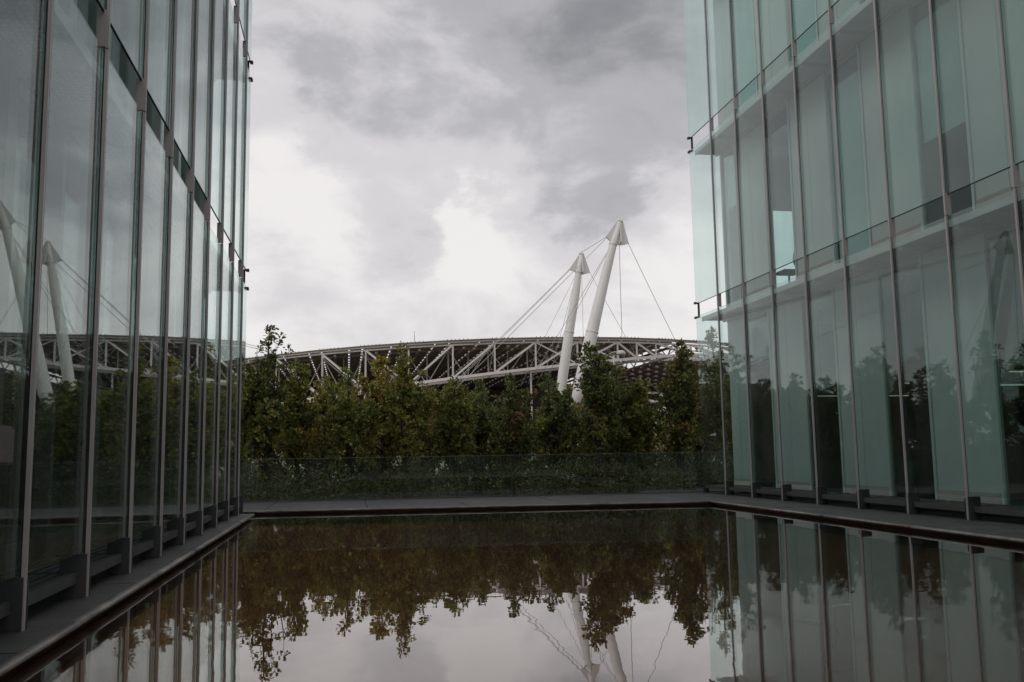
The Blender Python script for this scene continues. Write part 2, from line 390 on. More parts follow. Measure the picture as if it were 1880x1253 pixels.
# recessed metal channel under the lip
for (a, b2) in (((LIPL+.012, -5), (LIPL+.012, YE-.03)), ((-8, farY(-8)-.012), (LIPR-.02, farY(LIPR)-.012)), ((LIPR-.012, farY(LIPR)-.03), (LIPR-.012, -5))):
    m_ = MB(); m_.beam((*a, .030), (*b2, .030), .03, .022); m_.build('pool_channel', 'black_steel', terrace)

bed = MB(); bed.add([(-14, balY(-14)+.5, -.05), (20, balY(20)+.5, -.05), (20, 35, -.05), (-14, 35, -.05), (-14, balY(-14)+.5, -3.3), (20, balY(20)+.5, -3.3), (20, 35, -3.3), (-14, 35, -3.3)],
    [(0, 1, 2, 3), (0, 4, 5, 1), (1, 5, 6, 2), (2, 6, 7, 3), (3, 7, 4, 0)])
tag(bed.build('planting_bed', 'soil'), kind='structure')

# ------------------------------------------------------------------ glass buildings
GAPS = [(4.69, 5.03), (9.19, 9.53), (13.70, 14.04)]
PANES = [(.47, 4.69), (5.03, 9.19), (9.53, 13.70), (14.04, 18.2)]
def mullion_mesh(s, z0, z1):
    m_ = MB(); L = z1-z0
    # slim cap outside, dark neck behind it (s=+1: building lies towards +X)
    m_.box(-s*.050, -s*.024, -.016, .016, 0, L, 0)
    m_.box(-s*.0515, -s*.044, -.0178, -.0163, 0, L, 0)
    m_.box(-s*.0515, -s*.044, .0163, .0178, 0, L, 0)
    m_.box(-s*.0235, -s*.0105, -.010, .010, 0, L, 1)
    me = bpy.data.meshes.new('mullion'); me.from_pydata(m_.v, [], m_.f)
    me.materials.append(M['aluminium']); me.materials.append(M['gasket']); me.polygons.foreach_set('material_index', m_.mi); me.update()
    return me
def build_tower(side, label):
    s = 1 if side == 'right' else -1
    X0 = XR if s > 0 else XL
    if s > 0: ys = [21.19-MOD*k_ for k_ in range(15)][::-1]; wing = 22.74; yend = 22.50
    else: ys = [6.525+MOD*k_ for k_ in range(-4, 9)]; wing = 19.40; yend = 19.15
    X = lambda d: X0+s*d
    T = empty('glass_building', (X0, ys[0], .12), label, 'building')
    y_lo = ys[0]-.03
    rg = random.Random(11 if s > 0 else 12)
    # outer glass skin
    for fi, (z0, z1) in enumerate(PANES):
        spans = list(zip([a+.006 for a in ys[:-1]], [b2-.006 for b2 in ys[1:]]))
        for a, b2 in spans+[(ys[-1]+.006, wing)]:
            o = box('glass_pane', X(-.008), X(.008), a, b2, z0, z1, 'facade_glass', T)
            o.rotation_euler.z = rg.gauss(0, .0007); o.rotation_euler.y = rg.gauss(0, .0008)
            # dark polished lower and upper edges
            box('pane_edge', X(-.0085), X(.0085), a, b2, z0-.014, z0-.0005, 'gasket', T) if fi else None
        zt = (GAPS[fi][0] if fi < 3 else z1); zb = z0-.02 if fi else .122
        if fi: zb = GAPS[fi-1][0]+.012
        me = mullion_mesh(s, zb, zt)
        for y_ in ys:
            link('mullion', me, T, Vector((X0, y_, zb)))
    for z0, z1 in GAPS:                             # fixings in the open slots
        for y_ in ys:
            b1 = box('gap_bracket', X(-.0225), X(.05), y_-.020, y_+.020, z0+.02, z1+.01, 'aluminium', T)
            box('bolt_plate', X(-.03), X(-.016), y_+.025, y_+.065, z0-.01, z0+.035, 'bracket_steel', b1, .003)
        # clamp holding the free end of the glass
        c = MB(); yw = wing-.02
        c.box(X(-.05), X(-.012), yw-.05, yw+.04, z1-.01, z1+.045); c.box(X(-.05), X(-.012), yw-.05, yw+.04, z0-.06, z0-.005)
        c.box(X(.02), X(.06), yw-.10, yw-.05, z0-.03, z1+.02); c.box(X(-.05), X(.06), yw-.10, yw-.055, z1-.008, z1+.022); c.box(X(-.05), X(.06), yw-.10, yw-.055, z0-.04, z0-.007)
        c.build('wing_clamp', 'black_steel', T)
        # maintenance catwalk
        cw = box('catwalk', X(.10), X(.14), y_lo, wing-.12, z0-.14, z0-.03, 'catwalk_paint', T)
        box('catwalk_beam', X(.68), X(.73), y_lo, wing-.12, z0-.16, z0-.03, 'catwalk_paint', cw)
        if s > 0:
            box('catwalk_deck', X(.142), X(.678), y_lo, wing-.12, z0-.12, z0-.10, 'catwalk_paint', cw)
        else:
            gr = MB()
            n = int((wing-.12-y_lo)/.075)
            for i in range(n): gr.box(X(.141), X(.679), y_lo+i*.075, y_lo+i*.075+.030, z0-.11, z0-.085)
            for j in range(9): gr.box(X(.165+j*.06), X(.190+j*.06), y_lo, wing-.125, z0-.1105, z0-.112+.05)
            tag(gr.build('grating', 'catwalk_paint', cw), kind='stuff')
        for y_ in ys:
            box('catwalk_arm', X(.141), X(.679), y_-.03, y_+.03, z0-.20, z0-.122, 'catwalk_paint', cw)
    # feet, sill and the low walkway behind the glass
    for y_ in ys:
        ft = box('foot_bracket', X(-.04), X(.16), y_-.032, y_+.032, .121, .46, 'foot_steel', T, .004)
        box('foot_flange', X(-.055), X(.005), y_+.033, y_+.043, .122, .43, 'foot_steel', ft)
    fw_ = box('foot_bracket', X(-.02), X(.12), wing-.10, wing-.04, .121, .44, 'foot_steel', T, .004)
    for a, b2 in zip(ys, ys[1:]+[wing-.05]):
        m_ = MB(); a0, a1 = a+.06, b2-.06
        for j in range(7): m_.box(X(.05+j*.09), X(.05+j*.09+.06), a0, a1, .285, .315)
        m_.box(X(.02), X(.049), a0, a1, .235, .318); m_.box(X(.665), X(.69), a0, a1, .235, .318)
        m_.build('walkway', 'walkway_steel', T)
    # inner facade: pale boarded bays and windows in turn
    IN, levels = .75, [(.20, 4.50), (4.85, 9.0), (9.35, 13.5), (13.85, 18.0)]
    for fi, (z0, z1) in enumerate(levels):
        if s > 0:
            first = 18.51+2*2*MOD-(MOD if fi % 2 else 0)
            yy = first
            while yy > -1.2:
                p0, p1 = yy, min(yy+1.535, yend)
                if p1-p0 > .2 and p0 < yend:
                    box('wall_panel', X(IN), X(IN+.06), p0+.012, (p0+p1)/2-.006, z0+(.275 if fi == 0 else .20), z1, 'pale_panel', T)
                    box('wall_panel', X(IN), X(IN+.06), (p0+p1)/2+.006, p1-.012, z0+(.275 if fi == 0 else .20), z1, 'pale_panel', T)
                    box('kick_plate', X(IN-.012), X(IN+.05), p0+.012, p1-.012, z0, z0+(.27 if fi == 0 else .195), 'kick_panel', T)
                w1, w0 = p0, p0-(2*MOD-1.535)            # window to the near side of it
                w1 = min(w1, yend-.02)
                if w0 > -1.3 and w0 < yend-.3:
                    wp = box('window', X(IN+.02), X(IN+.035), w0+.07, w1-.08, z0+.055, z1-.105, 'inner_glass' if fi == 0 else 'teal_glass', T)
                    for q in (w0+.0, w1-.075): box('jamb', X(IN-.02), X(IN+.07), q, q+.065, z0, z1, 'pale_panel', wp)
                    box('head', X(IN-.01), X(IN+.07), w0+.07, w1-.08, z1-.10, z1, 'grey_panel', wp)
                    box('sill', X(IN-.01), X(IN+.07), w0+.07, w1-.08, z0, z0+.05, 'dark_panel', wp)
                    if fi and not (fi == 1 and 18.6 < w1 < 20.5):
                        drop = rg.choice([.35, .5, .62, 1.0, 1.0])
                        box('blind', X(IN+.10), X(IN+.11), w0+.08, w1-.09, z1-.11-(z1-z0-.2)*drop, z1-.11, 'blind_fabric', wp)
                yy -= 2*MOD
            if fi and first+1.535 < yend:
                box('wall_panel', X(IN), X(IN+.06), first+1.55, yend, z0, z1, 'grey_panel', T)
        else:
            yy = ys[0]-.2; i = 0
            while yy < yend-.1:
                y1 = min(yy+MOD, yend)
                wst = .22 if (i+fi) % 2 else .10
                box('wall_fin', X(IN-.10), X(IN+.05), yy, yy+wst, z0, z1, 'pale_panel' if fi else 'dark_panel', T)
                if y1-yy-wst > .1:
                    wp = box('window', X(IN+.02), X(IN+.035), yy+wst+.04, y1-.02, z0+.30, z1-.105, 'inner_glass', T)
                    box('sill', X(IN-.01), X(IN+.07), yy+wst+.003, y1-.003, z0, z0+.295, 'dark_panel', wp)
                    box('head', X(IN-.01), X(IN+.07), yy+wst+.003, y1-.003, z1-.10, z1, 'grey_panel', wp)
                    if fi and rg.random() < .35: box('blind', X(IN+.10), X(IN+.11), yy+wst+.05, y1-.03, z1-.11-(z1-z0-.4)*rg.choice([.3, .5, .9]), z1-.11, 'blind_fabric', wp)
                yy = y1; i += 1
        # floor slab and ceiling above this storey
        box('floor_slab', X(IN+.08), X(9.2), y_lo, yend, z1+.004, z1+.33, 'concrete', T)
        box('slab_edge', X(IN-.005), X(IN+.075), y_lo, yend, z1+.006, z1+.345, 'kick_panel' if s > 0 else 'dark_panel', T)
        # far end wall and the back of the rooms
        if fi == 1 and s > 0:
            wx0, wx1 = 11.10-X0, 11.86-X0
            for d0, d1, q0, q1 in ((IN+.09, wx0, z0, z1), (wx1, 9.2, z0, z1), (wx0, wx1, 7.55, z1)):
                box('end_wall', X(d0+.003), X(d1-.003), yend-.2, yend, q0+.003, q1-.003, 'grey_panel', T)
            box('window_pane', X(wx0), X(wx1), yend-.11, yend-.095, z0+.01, 7.54, 'teal_glass', T)
        else:
            box('end_wall', X(IN+.09), X(9.2), yend-.2, yend, z0+.003, z1-.003, 'grey_panel', T)
        box('room_wall', X(5.6), X(5.75), y_lo, yend-.21, z0+.004, z1-.004, 'interior', T)
        if s > 0 and fi != 1 or s < 0:
            for q in range(3): box('room_partition', X(1.6), X(5.59), y_lo+3.2+q*6.1, y_lo+3.32+q*6.1, z0+.005, z1-.005, 'interior', T)
    box('ground_slab', X(IN+.1), X(9.2), y_lo, yend, .05, .199, 'concrete', T)
    box('near_end_wall', X(.12), X(9.2), y_lo-.25, y_lo-.01, .13, 18.3, 'grey_panel', T)
    box('back_wall', X(9.21), X(9.4), y_lo-.25, yend, .13, 18.3, 'grey_panel', T)
    box('roof_slab', X(.1), X(9.4), y_lo-.25, yend+.01, 18.36, 18.7, 'concrete', T)
    return T
build_tower('right', 'pale teal double-skin glass building on the right of the pool')
build_tower('left', 'dark reflective glass building on the left beside the narrow plinth')

# low unseen block added behind the camera to keep sky out of balustrade reflections
RB = empty('added_rear_blocker', (3.4, -13, -3.2), 'unseen low glazed block added behind the viewpoint to stop sky reflections', 'building')
box('core', -14, 21, -19, -13.3, -3.2, 4.5, 'dark_panel', RB)
box('floor_band', -13.9, 20.9, -13.29, -13.0, 4.1, 4.5, 'grey_panel', RB)
for j in range(-8, 16):
    box('window_pane', -2.2+j*1.43+.03, -2.2+(j+1)*1.43-.03, -13.12, -13.10, .22, 4.08, 'inner_glass', RB)
    box('mullion', -2.23+j*1.43, -2.17+j*1.43, -12.99, -12.90, .2, 4.4, 'aluminium', RB)
box('roof_slab', -14.3, 21.3, -19.3, -12.6, 4.51, 4.75, 'concrete', RB)

# ------------------------------------------------------------------ balustrade
B = empty('glass_balustrade', (3, balY(3), .12), 'clear frameless glass balustrade across the far side of the pool', 'balustrade')
xs_ = [-8.2+1.93*i for i in range(12)]
for a, b2 in zip(xs_[:-1], xs_[1:]):
    m_ = MB(); th = .0095
    P0, P1 = Vector((a+.006, balY(a+.006), 0)), Vector((b2-.006, balY(b2-.006), 0))
    m_.poly([P0+Vector((0, 0, .13)), P1+Vector((0, 0, .13)), P1+Vector((0, 0, 1.15)), P0+Vector((0, 0, 1.15))], (0.045, 1, 0), .019)
    pn = m_.build('glass_panel', 'balustrade_glass', B)
    e_ = MB(); e_.beam(P0+Vector((0, 0, 1.1535)), P1+Vector((0, 0, 1.1535)), .019, .006); e_.build('polished_edge', 'glass_edge', pn)
    e_ = MB(); e_.beam(P1+Vector((.006, 0, .14)), P1+Vector((.006, 0, 1.15)), .005, .012); e_.build('joint', 'foot_steel', pn)
    e_ = MB(); e_.beam(P0+Vector((0, 0, .135)), P1+Vector((0, 0, .135)), .06, .03); e_.build('base_rail', 'bracket_steel', pn)

# ------------------------------------------------------------------ stadium
ST = empty('stadium', (20, 130, -3.2), 'big stadium with a brown slotted roof on pale trusses behind the trees', 'stadium')
ZR = 13.3
def edge(x): return 97+.0155*(x-26)**2
def edgeq(x): return edge(x) if x > -46 else edge(-46)+(-46-x)*1.2
bay = 4.7; x = 36.0; panels = 0
while x > -62:
    for f0, f1 in ((0, .315), (.355, .635), (.675, 1.0)):
        xa, xb = x-bay*f1+.01, x-bay*f0-.01
        m_ = MB(); ya, yb = edgeq(xa), edgeq(xb); yc = max(168, (ya+yb)/2+45)
        m_.add([(xa, ya, ZR), (xb, yb, ZR), (xb, yc, ZR), (xa, yc, ZR), (xa, ya, ZR+.14), (xb, yb, ZR+.14), (xb, yc, ZR+.14), (xa, yc, ZR+.14)],
               [(0, 3, 2, 1), (4, 5, 6, 7), (0, 1, 5, 4), (1, 2, 6, 5), (2, 3, 7, 6), (3, 0, 4, 7)])
        m_.build('roof_panel', 'roof_brown', ST)
    # beam under each bay line
    m_ = MB(); m_.box(x-.14, x+.14, edgeq(x)+.4, max(166, edgeq(x)+42), ZR-.55, ZR-.31); m_.build('roof_beam', 'roof_brown', ST)
    x -= bay
xr0 = x
for i in range(22):
    yy = 99.5+i*3.2
    xl = max(26-math.sqrt((yy-97)/.0155), xr0+1) if yy < 175 else xr0
    rx = 36 if yy > edge(36) else 26+math.sqrt((yy-97)/.0155)
    m_ = MB(); m_.box(xl+.3, rx-.05, yy-.07, yy+.07, ZR-.17, ZR-.005); m_.build('purlin', 'roof_brown', ST)
# fascia along the curved edge
pts = [(x_, edgeq(x_)) for x_ in np.arange(-60, 52, 4.7)]
clips = MB()
for (xa, ya), (xb, yb) in zip(pts[:-1], pts[1:]):
    m_ = MB(); m_.beam((xa, ya-.10, ZR+.20), (xb, yb-.10, ZR+.20), .22, .22); m_.build('fascia', 'fascia', ST)
    m_ = MB(); m_.beam((xa, ya-.20, ZR+.36), (xb, yb-.20, ZR+.36), .4, .07); m_.build('roof_edge', 'roof_brown', ST)
    for j in range(6):
        f_ = (j+.5)/11; q = Vector((xa+(xb-xa)*f_, ya+(yb-ya)*f_-.2, ZR+.40)); clips.box(q.x-.045, q.x+.045, q.y-.05, q.y+.05, q.z, q.z+.10)
tag(clips.build('seam_clips', 'roof_brown', ST), kind='stuff')
# twin trusses below the edge
NX = [-44, -38, -32, -26, -20, -14.3, -8.8, -3.1, 1.9, 6.6, 11.3, 15.7, 20.05, 24.6, 29.2, 31.5, 33.9, 38.6, 43.3, 48]
def zbot(x_): return min(max(7.57+(x_+8.8)*.096, 7.4), 12.2)
for tr_i, (dy, w) in enumerate(((0.15, 1.0), (5.0, .85))):
    top = [Vector((x_, edge(x_)+dy, ZR-.10)) for x_ in NX]; bot = [Vector((x_, edge(x_)+dy, zbot(x_))) for x_ in NX]
    def member(name, a, b2, w_, h_=None):
        m_ = MB(); m_.beam(a, b2, w_, h_); m_.build(name, 'truss_paint', ST)
    for i in range(len(NX)-1):
        member('top_chord', top[i], top[i+1], .18*w); member('bottom_chord', bot[i], bot[i+1], .24*w, .30*w)
        x_ = NX[i]
        if x_ < 6 or x_ >= 29: member('truss_diagonal', top[i], bot[i+1], .20*w)
        elif i+1 < len(NX): member('truss_diagonal', top[i+1], bot[i], .20*w)
        if 20 < x_ < 31: member('truss_diagonal', top[i], bot[i+1], .14*w)
    for i in range(len(NX)): member('truss_post', top[i], bot[i], .17*w)
    if tr_i == 0: ft_, fb_ = top, bot
    else:
        for i in range(len(NX)):
            member('cross_tie', fb_[i], bot[i], .12); 
            if i+1 < len(NX):
                mt, mb = (top[i]+top[i+1])/2, (bot[i]+bot[i+1])/2
                member('mid_post', mt, mb, .10); member('counter_brace', top[i], mb, .11); member('counter_brace', top[i+1], mb, .11)
            if i % 2: member('cross_brace', ft_[i], bot[i], .08)
# second stand roof beyond the open strip
for i in range(20):
    xa = 41.2+i*2.6
    box('far_roof_panel', xa, xa+2.15, 118, 172, ZR, ZR+.14, 'roof_brown', ST)
for i in range(14):
    box('purlin', 41.2, 93, 118.2+i*3.9, 118.4+i*3.9, ZR-.30, ZR-.005, 'roof_brown', ST)
box('far_fascia', 41, 93.4, 117.6, 117.95, ZR-.1, ZR+.45, 'fascia', ST)
for i in range(9):
    member('roof_strut', (43+i*6, 119, ZR-.3), (46+i*6, 128, 9.6), .22); member('roof_strut', (49+i*6, 119, ZR-.3), (46+i*6, 128, 9.6), .22)
member('roof_rail', (41.5, 128, 9.6), (93, 128, 9.6), .25)
# lattice girder along the open strip
for i in range(12):
    ya, yb = 99+i*4.2, 103.2+i*4.2
    member('lattice_web', (36.25, ya, ZR-.1), (36.25, (ya+yb)/2, ZR-1.35), .12); member('lattice_web', (36.25, (ya+yb)/2, ZR-1.35), (36.25, yb, ZR-.1), .12)
member('lattice_chord', (36.25, 99, ZR-1.4), (36.25, 150, ZR-1.4), .2)
# stands
for i in range(9):
    box('stand_tier', -60, 92, 150+i*1.9, 152.2+i*1.9, -3.2, 4.6+i*1.15, 'stand_dark', ST)
for i in range(14): box('stand_rail', -60+i*11, -60+i*11+10.6, 149.7, 149.85, 4.4, 4.55, 'stand_dark', ST)
for i in range(26):
    box('concourse_panel', -58+i*5.2, -58+i*5.2+5.1, 108+.012*abs(-58+i*5.2-26)**1.8, 108.4+.012*abs(-58+i*5.2-26)**1.8, -3.2, 3.3, 'pale_wall', ST)
for x_ in NX[2:16:2]:
    c = MB(); c.tube([(x_, edge(x_)+3, -3.2), (x_, edge(x_)+3, zbot(x_)-.1)], .11, 10); c.build('column', 'truss_paint', ST, True)
a_ = MB(); a_.tube([(7.23, 102.5, ZR+.5), (7.23, 102.5, 15.0)], [.035, .02], 5); a_.build('aerial', 'stand_dark', ST)

# ------------------------------------------------------------------ leaning masts and stays
def mast(pts, rads, head, label, cables, thick=.22):
    base = Vector(pts[-1])
    T = empty('stadium_mast', base, label, 'mast', 'leaning white masts of the stadium')
    m_ = MB(); m_.tube(pts, rads, 20); m_.build('shaft', 'white_paint', T, True)
    h_ = MB(); n = Vector((0, 1, 0)); h_.poly(head, n, thick); hp = h_.build('head_plate', 'white_paint', T)
    # the second plate, at right angles, seen edge-on
    t0 = Vector(pts[0]); c = (Vector(head[3])); w = (Vector(head[2])-Vector(head[5])).length*.2
    h2 = MB(); h2.poly([t0+Vector((0, -.28, 0)), t0+Vector((0, .28, 0)), c+Vector((0, w, .25)), c+Vector((0, 0, 0)), c+Vector((0, -w, .25))], (1, 0, 0), thick*.5); h2.build('head_plate', 'white_paint', T)
    cp = MB(); d = (Vector(pts[0])-Vector(pts[1])).normalized(); cp.tube([Vector(pts[0])-d*.05, Vector(pts[0])+d*.12], rads[0]*1.12, 20); cp.build('cap', 'white_paint', T, True)
    for fi in (1, 3, 5):
        pa, pb = Vector(pts[fi]), Vector(pts[fi+1]); dd = (pb-pa).normalized(); fl = MB(); fl.tube([pa-dd*.06, pa+dd*.06], rads[fi]+.045, 20); fl.build('flange', 'white_paint', T)
    f_ = MB(); f_.tube([base+Vector((0, 0, .1)), Vector((base.x, base.y, -3.2))], [.35, .75], 14); f_.build('foot', 'white_paint', T, True)
    for a, b2, r in cables:
        m_ = MB(); a, b2 = Vector(a), Vector(b2); L = (b2-a).length
        pp = [a+(b2-a)*f_-Vector((0, 0, 1))*(4*f_*(1-f_)*L*.004) for f_ in (0, .25, .5, .75, 1)]
        m_.tube(pp, r, 6); m_.build('cable', 'cable_steel', T, True)
    return T
cb = .028
p1 = [(25.83, 84, 23.37), (25.08, 84, 21.08), (23.83, 84, 16.58), (22.75, 84, 12.52), (22.15, 84, 10.12), (21.3, 84, 7.0), (20.64, 84, 4.69)]
h1 = [(25.56, 84, 23.42), (26.11, 84, 23.38), (26.64, 84, 21.18), (25.76, 84, 21.0), (24.84, 84, 21.35), (24.37, 84, 21.82)]
p2 = [(23.45, 90, 21.39), (23.11, 90, 19.51), (22.83, 90, 17.64), (21.98, 90, 13.31), (21.26, 90, 9.1), (20.95, 90, 7.0), (20.72, 90, 5.22)]
h2_ = [(23.25, 90, 21.39), (23.70, 90, 21.40), (24.32, 90, 19.48), (23.51, 90, 19.25), (22.82, 90, 19.51), (22.14, 90, 19.78)]
mast(p1, [.25, .38, .50, .58, .63, .58, .28], h1, 'taller white leaning mast with the wider head plate, nearest the glass building on the right',
     [((24.40, 84, 21.80), (23.3, 89.6, 21.45), cb), ((24.45, 84, 21.72), (9.05, 97, 6.04), cb), ((24.88, 84, 21.0), (18.65, 95, 8.45), cb*.85), ((24.80, 84, 20.8), (19.73, 96, 8.52), cb*.85),
      ((25.70, 84, 21.05), (29.96, 98, 9.56), cb), ((26.62, 84, 21.2), (37.29, 99, 12.12), cb)])
mast(p2, [.21, .31, .41, .48, .52, .48, .25], h2_, 'shorter-looking white leaning mast with the smaller head plate, left of the taller mast',
     [((22.16, 90, 19.78), (8.48, 97, 6.33), cb), ((22.2, 90, 19.72), (8.9, 97, 6.5), cb*.9), ((22.86, 90, 19.3), (17.95, 96, 8.24), cb*.7), ((22.80, 90, 19.1), (21.02, 95, 9.31), cb*.7),
      ((23.45, 90, 19.3), (25.26, 97, 13.3), cb*.7), ((24.3, 90, 19.5), (31.96, 98, 11.08), cb*.8)])
mir = lambda P, cx=-12.0, dy=0: [(2*cx-a, b2+dy, c) for a, b2, c in P]
mast(mir(p1), [.25, .38, .50, .58, .63, .58, .28], mir(h1), 'white leaning mast hidden left, seen only as a reflection in the right-hand glass',
     [(mir([(24.45, 84, 21.7)])[0], (-9.4, 104, 13.2), cb), (mir([(24.45, 84, 21.5)])[0], (-8.0, 104, 12.6), cb), (mir([(24.88, 84, 21)])[0], (-40, 130, 13), cb), (mir([(26.6, 84, 21.2)])[0], (-62, 99, 0), cb), (mir([(25.7, 84, 21)])[0], (-52, 100, 6), cb)])

# white branching roof prop by the right-hand stand
RP = empty('roof_prop', (35.0, 100, 4.9), 'white branching steel prop showing between tree tops at the right', 'prop')
q = MB(); q.tube([(35.1, 100, 8.4), (35.03, 100, 6.4)], .27, 12); q.build('post', 'white_paint', RP, True)
q = MB(); q.tube([(35.05, 100, 6.62), (33.5, 100, 6.85)], .17, 10); q.build('arm', 'white_paint', RP, True)
for e_ in ((34.2, 100.2, 4.2), (35.95, 100, 4.2)):
    q = MB(); q.tube([(35.03, 100, 6.55), e_, (e_[0], e_[1], -3.2)], [.24, .16, .16], 10); q.build('leg', 'white_paint', RP, True)

# street lamp showing above the dark tree
SL = empty('street_lamp', (16.24, 55, -3.2), 'grey street lamp head poking out beside the dark tree near the masts', 'street lamp')
q = MB(); q.tube([(16.24, 55, -3.2), (16.24, 55, 6.6), (16.26, 55, 7.15)], [.09, .06, .05], 10); q.build('pole', 'lamp_grey', SL, True)
q = MB(); q.tube([(16.26, 55, 7.10), (16.0, 55, 7.28), (16.3, 55, 7.36), (16.5, 55, 7.37)], .035, 8); q.build('arm', 'lamp_grey', SL, True)
q = MB(); cx, cz = 16.72, 7.28
q.tube([(cx, 55, cz+.20), (cx, 55, cz+.17), (cx, 55, cz+.08), (cx, 55, cz-.02), (cx, 55, cz-.08)], [.05, .17, .27, .30, .28], 20); hd = q.build('lamp_head', 'lamp_grey', SL, True)
q = MB(); q.tube([(cx, 55, cz-.08), (cx, 55, cz-.12)], [.25, .16], 16); q.build('lens', 'blind_fabric', hd, True)

# ------------------------------------------------------------------ trees
COLS = {'dark': [(.030, .045, .016), (.045, .058, .018), (.060, .060, .020)],
        'green': [(.045, .062, .018), (.065, .075, .020), (.085, .080, .022)],
        'olive': [(.056, .062, .017), (.074, .072, .019), (.090, .076, .020)],
        'yellow': [(.080, .080, .018), (.105, .092, .020), (.110, .082, .020)],
        'brown': [(.060, .048, .020), (.078, .054, .020), (.058, .056, .020)]}
def leaf_mesh(name, pos, dirs, rs, tint, size, mix=None):
    n = len(pos); pos = np.asarray(pos); dirs = np.asarray(dirs)
    L = size*rs.uniform(.65, 1.25, n)[:, None]; Wd = L*rs.uniform(.25, .34, n)[:, None]
    rv = rs.normal(size=(n, 3)); sd_ = np.cross(dirs, rv); sd_ /= np.linalg.norm(sd_, axis=1, keepdims=True)+1e-9
    nn = np.cross(sd_, dirs)
    fold = rs.uniform(.1, .5, n)[:, None]
    mid_ = pos+dirs*L*.58
    V = np.empty((n, 4, 3)); V[:, 0] = pos; V[:, 1] = mid_+sd_*Wd+nn*Wd*fold; V[:, 2] = pos+dirs*L; V[:, 3] = mid_-sd_*Wd+nn*Wd*fold
    me = bpy.data.meshes.new(name); me.vertices.add(4*n); me.vertices.foreach_set('co', V.ravel())
    idx = (np.arange(n)*4)[:, None]+np.array([0, 1, 2, 0, 2, 3])
    me.loops.add(6*n); me.loops.foreach_set('vertex_index', idx.ravel().astype(np.int32))
    me.polygons.add(2*n); me.polygons.foreach_set('loop_start', (np.arange(2*n)*3).astype(np.int32))
    try: me.polygons.foreach_set('loop_total', np.full(2*n, 3, np.int32))
    except Exception: pass
    pal = np.array(COLS[tint]); col = pal[rs.integers(0, len(pal), n)]
    if mix is not None: col = np.where(mix[:, None] > 0, np.array(COLS[('brown', 'yellow', 'green')[rs.integers(0, 3)]])[rs.integers(0, 3, n)], col)
    col = col*rs.uniform(1.0, 4.5, n)[:, None]*np.array([1.12, 1.08, 1.05])
    col = np.repeat(np.c_[col, np.ones(n)], 4, axis=0)
    a = me.attributes.new('leaf_colour', 'FLOAT_COLOR', 'POINT'); a.data.foreach_set('color', col.ravel().astype(np.float32))
    me.materials.append(M['leaf']); me.update(); me.validate()
    return me
def nrmrows(v_): return v_/(np.linalg.norm(v_, axis=1, keepdims=True)+1e-9)
def nrm(v_): v_ = np.asarray(v_, float); return v_/(np.linalg.norm(v_)+1e-9)
